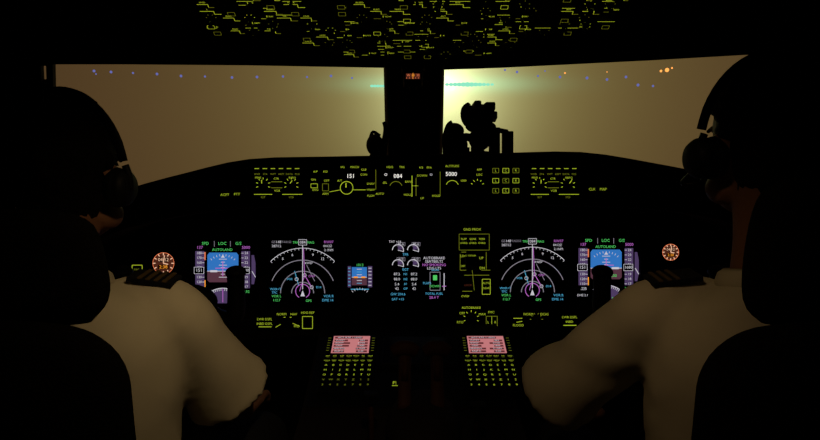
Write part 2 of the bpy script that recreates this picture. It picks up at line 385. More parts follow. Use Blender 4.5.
def nd(cx,cy):
    o=display('navigation_display',cx-33,cy-33,cx+33,cy+32); k=Marks(MP,.0065); oy=cy+22
    k.text('GS',cx-29,cy-29,2.4,WD);k.text('148',cx-24,cy-29,2.6,W);k.text('TAS152',cx-16,cy-29,2.1,WD);k.text('287/12',cx-26,cy-25,2.4,W)
    k.text('RW07',cx+26,cy-29,2.5,MG);k.text('0412Z',cx+25,cy-25,2.3,W);k.text('2.1NM',cx+26,cy-21,2.3,W)
    k.text('TRK',cx-7,cy-28.5,2.3,GR);k.frame(cx-4,cy-31.5,cx+4,cy-26,.4,W);k.text('084',cx,cy-28.7,2.8,W);k.text('MAG',cx+8,cy-28.5,2.3,GR)
    k.ring(cx,oy,45,.6,W,45,135,30);k.ticks(cx,oy,43,45,.4,W,45,135,18)
    for a,t in((120,'5'),(105,'6'),(75,'9'),(60,'12')): k.text(t,cx+39.5*math.cos(a*D2R),oy-39.5*math.sin(a*D2R),2.6,W)
    k.ring(cx,oy,33,.8,WD,22,158,32);k.ring(cx,oy,22,.8,WD,0,180,32);k.ring(cx,oy,11,.8,WD,0,180,24)
    k.line(cx,oy-48,cx,oy-4,.7,W);k.poly([(cx,oy-3),(cx-2.2,oy+3),(cx+2.2,oy+3)],W)
    k.line(cx+.8,oy-45,cx+2,oy-18,.6,MG);k.line(cx+2,oy-18,cx+9,oy-6,.7,MG);k.line(cx+2,oy-18,cx-3,oy-2,.6,MG)
    k.line(cx-8,oy-22,cx-4,oy-8,.6,CY);k.line(cx+4,oy-28,cx+12,oy-12,.6,WD);k.ring(cx,oy-2,7,.7,MG,-60,240,24)
    for x,y,t,m in((cx+6,oy-30,'RW07',W),(cx+9,oy-17,'CF07',MG),(cx-13,oy-14,'VOR',CY),(cx+16,oy-6,'D14',CY)): k.text(t,x,y,2.1,m)
    for x,y in((cx+2,oy-18),(cx+9,oy-6),(cx-6,oy-14)): k.ring(x,y,1.6,.5,W,n=10)
    k.text('VOR L',cx-26,cy+25,2.4,GR);k.text('112.7',cx-26,cy+29,2.4,GR);k.text('VOR R',cx+26,cy+25,2.4,CY);k.text('DME 14',cx+25,cy+29,2.4,CY)
    k.text('WXR+T',cx-27,cy+18,2.2,CY);k.text('TFC',cx-28,cy+21.4,2.2,CY);k.text('GPS',cx+6,cy+29.5,2.4,GR)
    k.build('map_symbology',o)
pfd(225,272);nd(303,271);nd(532,270);pfd(607,269)
o=display('engine_display',387,239,451,303); k=Marks(MP,.0065); 
for j,(y,t) in enumerate(((250,'85.6'),(265,'612'))):
    for x in(398,413):
        k.ring(x,y,5.5,.8,W,-20,180,16);k.poly([(x,y),(x+5,y-1),(x+4.5,y-3.4),(x+2.6,y-4.6),(x,y-5)],TP);k.line(x,y,x+5,y+1.3,.6,W)
        k.frame(x-1,y-7.6,x+7,y-4.2,.4,WD);k.text(t,x+3,y-5.9,2.4,W)
    k.text(('TPR','EGT')[j],405.5,y+4.5,2.4,CY)
for y,a in((274,'87.2'),(279,'88.0'),(284,'5.4'),(288.5,'42')):
    k.text(a,397,y,2.6,W);k.text(a,414,y,2.6,W);k.text({274:'N1',279:'N2',284:'FF',288.5:'OP'}[y],405.5,y,2.2,CY)
k.text('TAT +14',395,241.7,2.3,W)
for i,t in enumerate(('AUTOBRAKE','SEATBELTS','NO SMOKING','LDG LTS')): k.text(t,434,258+i*3.4,2.6,(W,W,MG,W)[i])
k.frame(430,272,440,290,.6,WD);k.rect(433,275,437,280,GR,.0003);k.text('DOWN',435,286,2.3,GR);k.text('GEAR',435,269.8,2.2,CY)
k.text('FLAPS',427,283,2.2,CY);k.line(444,273,444,290,.8,W);k.line(442,286,446,286,.8,MG)
k.text('TOTAL FUEL',434,293.5,2.2,CY);k.text('28.4 T',434,297.3,2.6,MG);k.text('GW 204.6',398,294,2.4,CY);k.text('SAT +15',398,299,2.4,CY)
k.build('engine_symbology',o)
o=display('standby_attitude_display',347,263,373,293); k=Marks(MP,.0065)
k.rect(352,267,367,277,BL);k.rect(352,277,367,285,BR);k.line(352,277,367,277,.6,W);k.rect(348,266,351.3,287,TP);k.rect(368,266,372.3,287,TP)
for i in range(6):
    k.line(348.4,268+i*3.4,350.6,268+i*3.4,.7,CY);k.line(368.6,268+i*3.4,371.6,268+i*3.4,.7,W);k.line(357,269+i*2.8,362,269+i*2.8,.6,CY if i%2 else W)
k.rect(354,276.3,358,277.8,AM,.0006);k.rect(361.5,276.3,365.5,277.8,AM,.0006);k.text('1013',360,265,2.6,GR);k.line(351,289,369,289,.8,CY);k.ticks(360,300,10.5,12.5,.5,W,50,130,6)
k.build('standby_symbology',o)
def clock(x,y,r):
    mb=MB(); mb.cyl(MP.at(x,y,.001),MP.at(x,y,.012),(r+3)*MP.sc,(r+2)*MP.sc,BLACK,n=32)
    o=mb.build('cockpit_clock',bevel=.001); k=Marks(MP,.0125)
    k.disc(x,y,r,RDD); k.ticks(x,y,r*.75,r,.9,CREAM,0,330,11);k.ring(x,y,r,.5,RD)
    k.rect(x-r*.5,y-r*.55,x+r*.5,y-r*.12,SCREEN,.0003);k.text('04:12',x,y-r*.33,r*.32,CREAM);k.rect(x-r*.5,y+r*.15,x+r*.5,y+r*.55,SCREEN,.0003);k.text('2:38',x,y+r*.35,r*.32,AM)
    k.line(x,y,x+r*.1,y-r*.75,.8,CREAM,.001);k.line(x,y,x+r*.45,y+r*.1,.9,CREAM,.001)
    k.build('clock_face',o)
clock(165,263,10.5);clock(669,252,8)
mb=MB();fbox(mb,MP,457,230,493,304,.001,.006,BLACK,.5)
mb.cyl(MP.at(470,262,.006),MP.at(470,262,.05),.006,.006,BLACK,n=12);mb.cyl(MP.at(464,262,.05),MP.at(476,262,.05),.02,.02,BLACK,n=20)
for x in(463,472,481): fbox(mb,MP,x-3.5,236,x+4.5,248,.006,.009,BLACK,.4)
gp=mb.build('landing_gear_panel',bevel=.001);k=Marks(MP,.0092)
k.text('GND PROX',472,229.5,2.4,G,-.0025);k.frame(459,234,489,250,.5,GD,-.0025)
for i,x in enumerate((463.5,472.5,481.5)): k.text(('FLAP','GEAR','TERR')[i],x,239,1.9,G);k.text('OVRD',x,243,1.9,G)
k.text('LDG GEAR',468,256,2.3,G,-.0025)
for q in((460,254,460,270),(460,270,466,270),(486,252,486,270),(481,270,490,270),(464,275,489,275),(461,252,466,252)): k.line(*q,.6,GD,-.0025)
k.text('UP',481,258,2.5,G,-.0025);k.text('DN',482,268,2.5,G,-.0025);k.text('OFF',463,266,2,G,-.0025)
k.frame(482,279,490,294,.6,G,-.0025);k.text('ALTN',486,283,2,G,-.0025);k.text('GEAR',486,288,2,G,-.0025);k.text('LOCK',468,285,2.0,RDD,-.0025);k.text('OVRD',465,296,2,G,-.0025);k.line(462,291,472,291,.6,GD,-.0025);k.line(472,270,474,290,.5,GD,-.0025)
k.build('backlit_legends',gp)
mb=MB()
fbox(mb,MP,255,310,318,331,.001,.005,BLACK,.5);fbox(mb,MP,456,305.5,500,331,.001,.005,BLACK,.5);fbox(mb,MP,507,310,582,329,.001,.005,BLACK,.5);fbox(mb,MP,131,262,147,276,.001,.005,BLACK,.5)
for x,y,r in((288,320,3),(471,318,4.5),(536,319,3)): fknob(mb,MP,x,y,r,.005,.022,BLACK)
fbox(mb,MP,303,316,313,328,.005,.009,BLACK,.4)
sp=mb.build('switch_panel',bevel=.001);k=Marks(MP,.0058)
for t,x,y in(('LWR DSPL',265,319),('INBD DSPL',265,323.5),('NORM',282,314),('NAV',294,314),('PFD',297,326),('HDG REF',308,312.5),('NORM',308,322),('AUTOBRAKE',471,307.5),('OFF',462,313),('RTO',460,322),('DISARM',470,327.5),('MAX',482,314),('FMC',491,312),('L',488,322),('R',495,322),('LWR DSPL',569,317),('INBD',569,321.5),('NORM',528,314),('EICAS',544,314),('FLOOD',518,325)):
    k.text(t,x,y,2.3,G)
k.frame(303,316,313,328,.6,G,.004);k.line(259,326.5,272,326.5,.7,G);k.line(281,324,276,327,.6,G);k.line(293,323,300,326,.6,G);k.line(284,317,292,317,.6,G)
k.ticks(471,318,6.2,8,.6,G,-20,200,6);k.frame(486,316,497,326,.6,GD);k.line(491.5,316,491.5,326,.5,G)
k.line(563,325,576,325,.8,G);k.ticks(536,319,5,6.6,.6,GD,0,180,5);k.line(513,318,522,318,.6,G);k.line(516,322,522,321,.6,G)
k.frame(133,265,143,274,.7,G);k.text('FWD',138,269.5,2,GD)
k.build('backlit_legends',sp)
mb=MB();fbox(mb,MP,222,318,238,331,.001,.006,BLACK,.5);a=mb.build('indicator_lamp',bevel=.001);k=Marks(MP,.0065);k.rect(228,321,231.5,323,AM);k.rect(229,326,232,328,RD);k.build('lamp_lens',a)

# ---------------------------------------------------------------- pedestal with control display units
A=P(410,338,1.88);B=P(410,409,1.60);Yp=(A-B).normalized();LP=(A-B).length
PD=Frame(A,R,Yp,0.001,0,0)   # mm, y down the slope
mb=MB()
prof=[(A.y+.12,A.z),(A.y,A.z),(B.y,B.z),(0.95,B.z-.03),(0.93,0.0),(A.y+.12,0.0)]
mb.prism([Vector((-.262,y,z)) for y,z in prof],Vector((.524,0,0)),PLASTIC)
fbox(mb,PD,-255,2,255,LP*1000-4,0,.004,BLACK,1)
ped=mb.build('center_pedestal',bevel=.006)
def cdu(cx,rows):
    mb=MB();w=70;h=256
    fbox(mb,PD,cx-w,4,cx+w,4+h,.004,.014,BLACK,2)
    fbox(mb,PD,cx-52,14,cx+52,98,.014,.016,SCREEN,1)
    for s in(-1,1):
        for i in range(6): fbox(mb,PD,cx+s*61-5,26+i*12,cx+s*61+5,32+i*12,.014,.019,BLACK,1)
    cols=7
    for r in range(7):
        for c in range(cols):
            x=cx-57+c*19;y=114+r*20.5; fbox(mb,PD,x-7,y-8,x+7,y+8,.014,.019,BLACK,1)
    o=mb.build('control_display_unit',bevel=.0008);k=Marks(PD,.0165)
    k.rect(cx-51,15,cx+51,97,PK)
    k.rect(cx-47,19,cx+30,28,PKD,.0003)
    tx=('ACT RTE 1 LEGS','VUTET    084','RW07   137/50','CF07  170/1680','084HDG   2.1NM','RNP 0.30','INDEX   ROUTE')
    for i in range(1,6):
        y=20+i*13
        k.rect(cx-47,y,cx-47+random.uniform(30,52),y+8.5,PKD,.0003);k.rect(cx+46-random.uniform(22,40),y,cx+46,y+8.5,PKD,.0003)
        k.text(tx[i][:6],cx-30,y+4,6,W);k.text(tx[i][-5:],cx+28,y+4,6,W)
    k.text(tx[0],cx-6,23.5,6.5,W)
    for i in range(6):
        for s in(-1,1): k.line(cx+s*61-4,29+i*12,cx+s*61+4,29+i*12,1.6,GD,.003)
    al='INIT RTE DEP ALTN VNAV FIX LEGS HOLD PERF PROG EXEC MENU RAD PREV A B C D E F G H I J K L M N O P Q R S T U V W X Y Z 1 2 3 4 5 6 7 8 9'.split()
    q=0
    for r in range(7):
        for c in range(cols):
            x=cx-57+c*19;y=114+r*20.5;t=al[q%len(al)];q+=1
            k.text(t,x,y,7.6 if len(t)==1 else 4.2,G if r<rows else GD,.0032)
            if len(t)>1: k.line(x-4,y+5,x+4,y+5,1.2,GD,.0032)
    k.build('page_and_key_legends',o)
cdu(-163,5);cdu(211,7)
mb=MB();fbox(mb,PD,-84,6,132,150,.004,.012,BLACK,3);fbox(mb,PD,-74,14,122,142,.012,.014,SCREEN,1)
mb.build('lower_center_display',bevel=.001)
TQ=empty('thrust_lever_quadrant',(0.03,1.42,B.z))
mb=MB()
mb.ell((0.03,1.36,B.z+.02),(.085,.15,.055),PLASTIC)
mb.build('quadrant_housing',TQ)
mb=MB()
for x in(-.012,.062):
    b0=Vector((x,1.36,B.z+.06));t0=Vector((x,1.45,B.z+.16))
    mb.tube([b0,(b0+t0)/2+Vector((0,.01,0)),t0],[(.017,.011),(.015,.010),(.015,.012)],METAL,n=12)
    mb.tube([t0+Vector((-.028,0,0)),t0+Vector((-.012,0,.008)),t0+Vector((.012,0,.008)),t0+Vector((.028,0,0))],[.014,.018,.018,.014],METAL,n=14)
    mb.tube([t0+Vector((0,-.03,-.01)),t0+Vector((0,-.045,-.05))],[.009,.008],METAL,n=10,sub=1)
mb.build('thrust_levers',TQ)
mb=MB()
for x,m,t in((-.085,BLACK,(.0,.10)),(.145,BLACK,(-.03,.09))):
    b0=Vector((x,1.34,B.z+.0));t0=b0+Vector((0,t[0],t[1])); mb.tube([b0,t0],[.007,.006],METAL,n=10,sub=1); mb.box(t0,(.016,.012,.012),m)
mb.build('speedbrake_and_flap_levers',TQ,bevel=.003)
Kf=Frame(P(394,388,1.58),R,Yp,1.58/FP,394,388)
k=Marks(Kf,.012);k.text('F',394,387,5,G);k.line(392,391,398,391,.9,G);k.line(396,384,396,390,.8,GD);k.build('quadrant_legend',TQ)

# ---------------------------------------------------------------- overhead panel
OA=P(410,56,1.45);OB=P(410,-62,1.15);OY=(OB-OA).normalized()
OH=Frame(OA,R,OY,0.001,0,0)   # mm; y negative = toward the rear
mb=MB()
body=[(-160,0),(200,0),(250,-60),(445,-96),(445,-420),(-440,-420),(-440,-100),(-250,-56)]
mb.prism([OH.at(x,y,0) for x,y in body],-OH.Z*0.05,PLASTIC)
k=Marks(OH,.0035)
lab='PUMP AUTO ON OFF L R APU GEN BUS TIE FUEL XFEED ENG START HYD PRIM ELEC DEMAND FAULT CTR AFT FWD TEMP TRIM PACK BLEED ISLN VENT FAN WING ANTI ICE NORM ALTN LOW HIGH ARM TEST OUTFLOW VALVE LDG ALT TAXI STROBE LOGO NAV'.split()
def module(x,y,wd,ht):
    fbox(mb,OH,x-wd/2+1,y-ht/2+.8,x+wd/2-1,y+ht/2-.8,0,.003,BLACK,.5)
    r=random.random(); g=random.choice((GO,GOD,GOD)); T=GO
    if r<.25:
        fknob(mb,OH,x,y,5.5,.003,.022,BLACK); k.ticks(x,y,8.5,11,.9,g,10,170,random.choice((2,3,4))); k.line(x,y,x,y-5,1.2,T,.015); k.text(random.choice(lab),x,y+ht*.36,3.8,T)
    elif r<.48:
        fbox(mb,OH,x-8,y-6,x+8,y+6,.003,.010,BLACK,.8); k.frame(x-7,y-5,x+7,y+5,.8,g,.0075); k.text(random.choice(lab),x,y+ht*.38,3.8,T)
    elif r<.72:
        mb.cyl(OH.at(x,y,.003),OH.at(x,y-3,.026),.0022,.0035,BLACK,n=10); k.text(random.choice(lab),x+wd*.22,y-ht*.25,3.8,T)
        k.line(x,y-2,x,y-ht*.42,1.2,T,.001); k.line(x-wd*.42,y+ht*.1,x-wd*.1,y+ht*.1,.9,g)
    else:
        k.line(x-wd*.45,y,x+wd*.15,y,1.1,T);k.line(x+wd*.15,y,x+wd*.15,y+ht*.45,1.1,T);k.line(x+wd*.15,y+ht*.45,x+wd*.45,y+ht*.45,1.1,g);k.text(random.choice(lab),x-wd*.1,y-ht*.3,4.0,T)
    if random.random()<.35: k.line(x-wd*.45,y-ht*.46,x+wd*random.uniform(0,.45),y-ht*.46,1.0,GO)
for j in range(17):
    y=-10-j*19.5; 
    def edge(sg):
        d=-y-8
        if sg<0: return -150 if d<35 else (-235 if d<72 else -425)
        return 190 if d<35 else (245 if d<72 else 430)
    x=edge(-1)+4
    while x<edge(1)-30:
        wd=random.choice((30,36,40,46))
        gap=(-215<x<-180 or 235<x<270) and -y>90
        if not gap and random.random()<.82: module(x+wd/2,y,wd,19)
        x+=wd+2
oh=mb.build('overhead_panel',bevel=0)
k.build('backlit_legends',oh)

# ---------------------------------------------------------------- video camera on glareshield
VC=empty('video_camera_on_mount',P(478,156,1.95))
V=Frame(P(478,156,1.95),R,U,1.95/FP,478,156)
mb=MB()
mb.cyl(V.at(478,156,0),V.at(478,152,0),.045,.034,BLACK,n=28)
mb.tube([V.at(478,154),V.at(477,145),V.at(479,136),V.at(480,126)],[.022,.018,.022,.020],BLACK)
mb.ell(V.at(480,139),(.034,.03,.034),BLACK);mb.ell(V.at(481,127),(.045,.03,.020),BLACK)
mb.tube([V.at(478,140),V.at(466,137),V.at(456,140)],[.012,.012,.012],BLACK)
mb.build('clamp_arm',VC)
mb=MB()
fbox(mb,V,467,110,493,126,-.06,.05,BLACK,1.6)
mb.ell(V.at(479,110,-.01),(.033,.05,.020),BLACK)
mb.tube([V.at(468,125,0),V.at(464.5,118,0),V.at(465,109,0),V.at(470,104,0)],[.010,.011,.011,.008],BLACK)
fbox(mb,V,473,101.5,481,108,-.04,.03,BLACK,.6);fbox(mb,V,483,103,495,113,-.03,.04,BLACK,1.2);fbox(mb,V,489,112,497,121,-.03,.03,BLACK,.8)
mb.build('camera_body',VC,bevel=.004)
mb=MB()
mb.ell(V.at(454,131),(.030,.03,.024),BLACK);mb.ell(V.at(449,143),(.020,.02,.026),BLACK);mb.ell(V.at(459,145),(.026,.02,.026),BLACK)
fbox(mb,V,443,147,470,157,-.02,.02,BLACK,1)
mb.tube([V.at(446,152),V.at(444.5,140),V.at(448,126),V.at(452,122)],[.007,.008,.007,.006],BLACK)
mb.build('microphone_cluster',VC)
mb=MB()
fbox(mb,V,502,131,513.5,157,-.012,.012,BLACK,.6);fbox(mb,V,489,127,500.5,154,-.012,.010,BLACK,.8)
mb.tube([V.at(484,132),V.at(494,130),V.at(508,132)],[.009,.008,.007],BLACK)
mb.build('monitor_bracket',VC,bevel=.002)
mb=MB();Q=Frame(P(376,158,1.95),R,U,1.95/FP,376,158)
mb.ell(Q.at(375,145),(.026,.03,.032),BLACK);mb.cyl(Q.at(377,159),Q.at(377,150),.026,.016,BLACK);mb.tube([Q.at(383,157),Q.at(384,146),Q.at(386,130),Q.at(384,122)],[.010,.010,.008,.006],BLACK)
mb.tube([Q.at(370,139,0),Q.at(373,132),Q.at(380,136)],[.005,.005,.005],BLACK,n=8)
mb.build('rounded_camera_mount')  # rounded outline beside the post, taken for a camera mount; gives no light

# ---------------------------------------------------------------- exterior lights
def lights(name,lst,dist,r,m,sx=1,sz=1):
    mb=MB()
    for p in lst:
        rr=r*(p[2] if len(p)>2 else 1); mb.ell(P(p[0],p[1],dist),(rr*sx,rr,rr*sz),m,nu=10,nv=6)
    return mb.build(name)
BLU=E('taxiway_blue',(0.18,0.20,0.62),0.75);ORG=E('sodium_orange',(1.0,0.36,0.08),1.6);TEAL=E('threshold_green',(0.35,1.0,0.70),0.85);WHT=E('white_lamp',(1,.95,.7),1.5)
lights('taxiway_lights',[(94,71),(111,72),(133,73,.8),(157,74),(181,76),(205,76.5,.8),(232,77.5),(257,77),(283,76.5,.9),(307,77,.8),(331,76),(352,78,.8),(505,70,.8),(517,72),(538,76,.8),(560,77),(587,78,1.1),(607,79.5),(626,77),(638,85,1.1),(653,86,.9),(96,74,.6),(545,71,.6)],150,.30,BLU)
lights('apron_lights',[(667,70,1.8),(661,71,1.1),(565,73,.7),(672,68,.8),(607,72,.5)],150,.26,ORG)
lights('threshold_lights',[(447+i*4.1,84.5,1.25-abs(i-5)*.10) for i in range(12)]+[(372+i*3,86,.7) for i in range(5)],150,.42,TEAL,1.5,1)
lights('approach_lights',[(449,83,1.6),(452,87,1.2),(447,79,1.0)],152,.7,WHT)

# ---------------------------------------------------------------- people
def remesh(mb,name,parent,vox,sm,classify,mats,disp=None,xf=None):
    t=mb.build('tmp',xf=xf); r=t.modifiers.new('r','REMESH'); r.mode='VOXEL'; r.voxel_size=vox; r.use_smooth_shade=True
    s=t.modifiers.new('s','SMOOTH'); s.iterations=sm; s.factor=.5
    dg=bpy.context.evaluated_depsgraph_get(); me=bpy.data.meshes.new_from_object(t.evaluated_get(dg)); loc=t.location.copy()
    bpy.data.objects.remove(t); me.name=name; me.materials.clear()
    for m in mats: me.materials.append(m)
    me.update()
    if disp:
        ns=[v.normal.copy() for v in me.vertices]
        for v,n in zip(me.vertices,ns): v.co+=n*disp(v.co+loc)
        me.update()
    for p in me.polygons: p.use_smooth=True; p.material_index=classify(p.center+loc)
    o=bpy.data.objects.new(name,me); bpy.context.collection.objects.link(o); o.location=loc
    if parent: o.parent=parent; o.location=loc-parent.location
    return o

def pilot(side,H,yaw,S_in,E_in,seatx,S_out,E_out,yokeG,hsc=1.0,top_z=1.0,headx=0,headw=.13,cup=1.0):
    root=empty('pilot',(H.x,H.y-.06,.5)); hx,hy,hz=H
    hips={}
    for s in(-1,1): hips[s]=(Vector((hx+s*.09,hy-.04,.52)),Vector((hx+s*.17,hy+.42,.56)),Vector((hx+s*.14,hy+.52,.11)))
    mb=MB(); sh=S_in.z
    tz=[(.50,.165,.135,-.05),(.60,.165,.135,-.05),(.72,.162,.13,-.055),(.84,.165,.13,-.06),(sh-.10,.172,.125,-.06),(sh-.02,.165,.11,-.06),(sh+.035,.130,.085,-.055),(sh+.06,.085,.07,-.05),(sh+.075,.056,.056,-.045)]
    mb.tube([(hx,hy+d,z) for z,a,b,d in tz],[(a,b) for z,a,b,d in tz],SHIRT,n=28,sub=3,up=(0,1,0))
    for S,Eb in((S_in,E_in),(S_out,E_out)):
        sx=1 if S.x>hx else -1
        c0=Vector((hx+sx*.06,S.y,S.z+.012)); mid=(S+Eb)/2
        mb.tube([c0,S+Vector((-sx*.03,0,.006)),S,S*.7+Eb*.3,mid,S*.2+Eb*.8,Eb,Eb*1.04-S*.04],[.055,.057,.060,.061,.064,.071,.078,.080],SHIRT,n=18,sub=4)
    def fold(p):
        d=0
        for S,Eb in((S_in,E_in),(S_out,E_out)):
            ax=(Eb-S).normalized(); t=(p-S).dot(ax); r=((p-S)-ax*t).length
            if r<.13 and t>-.05:
                q=noise.noise(Vector((p.x*5,p.y*5,p.z*5)))
                d+=.0032*math.sin(t*42+q*7+p.x*40)*min(1,max(0,(t+.05)*4))
        return d+.005*noise.noise(p*9)
    remesh(mb,'shirt',root,.009,4,lambda c:0,[SHIRT],fold)
    mb=MB()
    for S,Eb in((S_in,E_in),(S_out,E_out)):
        sx=1 if S.x>hx else -1
        hip,kn,an=hips[sx]
        rest=hip*.12+kn*.88+Vector((0,0,.098))
        d=(rest-Eb).normalized(); wr=Eb+d*.26
        up0=(S-Eb).normalized()
        mb.tube([Eb+up0*.06,Eb,Eb*.6+wr*.4,wr],[.045,.043,.038,(.027,.021)],SKIN,n=16)
        fw=Vector((d.x*.5,d.y,-.12)).normalized(); lat=fw.cross(Vector((0,0,1))).normalized()*(-sx)
        upv=lat.cross(fw); 
        if upv.z<0: upv=-upv
        kn_=wr+fw*.085
        mb.tube([wr-fw*.01,wr+fw*.03,wr+fw*.065,kn_],[(.026,.019),(.034,.017),(.040,.015),(.037,.012)],SKIN,n=16,up=upv)
        for q,(o_,L) in enumerate(((.029,.070),(.010,.080),(-.010,.074),(-.029,.058))):
            b=kn_+lat*o_-fw*.012; sp=lat*(o_*.25)
            p1=b+fw*(L*.45)+sp+upv*.004; p2=p1+(fw*.8-upv*.55).normalized()*L*.33+sp*.3; p3=p2+(fw*.35-upv*.9).normalized()*L*.25
            mb.tube([b,p1,p2,p3],[.0098,.0092,.0085,.0072],SKIN,n=10,sub=3)
        tb=wr+fw*.022+lat*.026; t1=tb+(fw*.6+lat*.75-upv*.1).normalized()*.036; t2=t1+(fw*.95+lat*.2-upv*.2).normalized()*.030; t3=t2+(fw-lat*.1-upv*.3).normalized()*.022
        mb.tube([tb,t1,t2,t3],[.015,.0125,.011,.009],SKIN,n=10,sub=3)
    remesh(mb,'forearms_and_hands',root,.0045,2,lambda c:0,[SKIN])
    mb=MB()
    for s in(-1,1):
        hp,kn,an=hips[s]
        mb.tube([hp,(hp+kn)/2+Vector((0,0,.01)),kn,kn+Vector((0,.03,-.06)),(kn+an)/2,an],[.095,.085,.068,.066,.058,.042],TROUS,n=18)
        mb.tube([an+Vector((0,-.05,-.06)),an+Vector((0,.03,-.05)),an+Vector((0,.12,-.075)),an+Vector((0,.19,-.085))],[(.035,.04),(.042,.045),(.045,.028),(.03,.02)],TROUS,n=14)
    mb.ell((hx,hy-.05,.52),(.17,.15,.11),TROUS)
    remesh(mb,'trousers_and_shoes',root,.012,3,lambda c:0,[TROUS])
    X=Matrix.Translation(H)@Matrix.Rotation(yaw,4,'Z')@Matrix.Scale(hsc,4)
    mb=MB()
    mb.ell((0,-.012,.032),(.077,.097,.088),SKIN);mb.ell((0,.028,-.035),(.064,.066,.082),SKIN);mb.ell((0,.052,-.088),(.036,.034,.026),SKIN)
    mb.ell((0,.072,.022),(.052,.018,.012),SKIN);mb.tube([(0,.084,.012),(0,.098,-.012),(0,.110,-.030),(0,.09,-.04)],[.009,.010,.014,.012],SKIN,n=10)
    mb.ell((.011,.094,-.036),(.008,.010,.007),SKIN);mb.ell((-.011,.094,-.036),(.008,.010,.007),SKIN)
    for s in(-1,1):
        mb.ell((s*.042,.062,-.022),(.022,.02,.016),SKIN); mb.ell((s*.078,-.004,-.010),(.010,.020,.033),SKIN); mb.ell((s*.052,.02,-.07),(.02,.035,.025),SKIN)
    mb.tube([(0,-.022,-.02),(0,-.03,-.09),(0,-.04,-.15),(0,-.045,-.22)],[.056,.053,.053,.058],SKIN,n=20)
    remesh(mb,'head',root,.0045,3,lambda c:0,[SKIN],xf=X)
    mb=MB()
    for s in(-1,1):
        mb.ell((s*.031,.078,.0),(.012,.011,.011),EYE,nu=14,nv=10);mb.ell((s*.031,.0875,.0),(.005,.003,.005),HAIR,nu=12,nv=8)
        mb.tube([(s*.014,.090,.019),(s*.032,.089,.024),(s*.05,.076,.018)],[.004,.004,.003],HAIR,n=8)
    mb.tube([(-.024,.080,-.061),(-.008,.090,-.057),(.008,.090,-.057),(.024,.080,-.061)],[.002,.0045,.0045,.002],LIP,n=8)
    mb.tube([(-.022,.080,-.063),(0,.091,-.067),(.022,.080,-.063)],[.002,.0055,.002],LIP,n=8)
    mb.build('face_features',root,xf=X)
    hb=MB(); nu,nv=64,44; vs=[];fs=[]
    pts={}
    for j in range(nv+1):
        for i in range(nu):
            th=math.pi*(j/nv)*.90; ph=2*math.pi*i/nu
            d=Vector((math.sin(th)*math.cos(ph),math.sin(th)*math.sin(ph),math.cos(th)))
            low=max(0,-d.z); dd=.004*noise.noise(d*4+H)+.005*noise.noise(d*12+H)+.005*noise.noise(d*30+H)
            pts[i,j]=(Vector((d.x*.085*(1-low*.12),-.014+d.y*.106*(1-low*.10),.034+d.z*.099*(1+low*.50)))+d*dd,d)
    idx={}
    for kk,(p,d) in pts.items(): idx[kk]=len(vs); vs.append(p)
    for j in range(nv):
        for i in range(nu):
            d=pts[i,j][1]
            front=d.y>.25 and d.z<.38-(.2*(abs(d.x)>.6)); sd=d.z<-.12 and d.y>-.10
            if front or sd: continue
            fs.append((idx[i,j],idx[i,j+1],idx[(i+1)%nu,j+1],idx[(i+1)%nu,j]))
    hb.add(vs,fs,HAIR,True); ho=hb.build('hair',root,xf=X); so=ho.modifiers.new('s','SOLIDIFY'); so.thickness=.014; so.offset=-1
    mb=MB(); cz=sh+.055
    vs=[];fs=[]
    for i in range(21):
        a=(110+320*i/20)*D2R; front=(math.sin(a)+1)/2
        for (r,z) in((.060,.050-.03*front),(.074,.012-.035*front),(.080,.0-.035*front),(.068,.043-.03*front)):
            vs.append((hx+math.cos(a)*r,hy-.046+math.sin(a)*r,cz+z))
    for i in range(20):
        for q in range(4): fs.append((i*4+q,(i+1)*4+q,(i+1)*4+(q+1)%4,i*4+(q+1)%4))
    fs+= [(0,1,2,3),(80,83,82,81)]
    mb.add(vs,fs,SHIRT,True); mb.build('collar',root)
    mb=MB()
    for S in(S_in,S_out):
        sx=1 if S.x>hx else -1
        a=Vector((hx+sx*.090,S.y,S.z+.071)); b=Vector((S.x+sx*.010,S.y,S.z+.060)); ax=(b-a).normalized(); Y=Vector((0,1,0)); Z=ax.cross(Y)
        if Z.z<0: Z=-Z
        mb.box((a+b)/2,((b-a).length/2,.026,.004),EPAU,ax,Y,Z)
        for q in range(4 if side<0 else 3):
            c=b-ax*(.012+.013*q); mb.box(c+Z*.005,(.0035,.0265,.0015),GOLD,ax,Y,Z)
    mb.build('epaulettes',root,bevel=.002)
    hs=empty('headset',H+Vector((0,0,.05)))
    mb=MB(); pts=[]; bw=.101+.008*(cup>1)
    for i in range(13):
        a=(8+164*i/12)*D2R; pts.append((math.cos(a)*bw,-.005,.008+math.sin(a)*.132))
    mb.tube(pts,[(.008,.0035)]*13,BLACK,n=10,sub=2,up=(0,1,0))
    pts2=[(math.cos(a*D2R)*.096,-.005,.008+math.sin(a*D2R)*.127) for a in(55,70,90,110,125)]
    mb.tube(pts2,[(.014,.007)]*5,BLACK,n=10,up=(0,1,0))
    for s in(-1,1):
        mb.tube([(s*.072,-.002,-.018),(s*.084,-.002,-.018),(s*.092,-.002,-.018),(s*(.092+.012*cup),-.002,-.018),(s*(.098+.016*cup),-.002,-.018)],[(.028,.030),(.034,.034),(.032,.032),(.032,.031),(.022,.022)],BLACK,n=22,sub=2,up=(0,0,1))
        mb.tube([(s*.102,-.004,.02),(s*.108,-.004,.0),(s*.108,-.004,-.02)],[.006,.006,.006],BLACK,n=8)
    mb.tube([(-.104,.0,-.03),(-.102,.05,-.062),(-.06,.10,-.075),(-.028,.112,-.07)],[.0035]*4,BLACK,n=8)
    mb.ell((-.024,.112,-.069),(.012,.008,.008),BLACK,nu=12,nv=8)
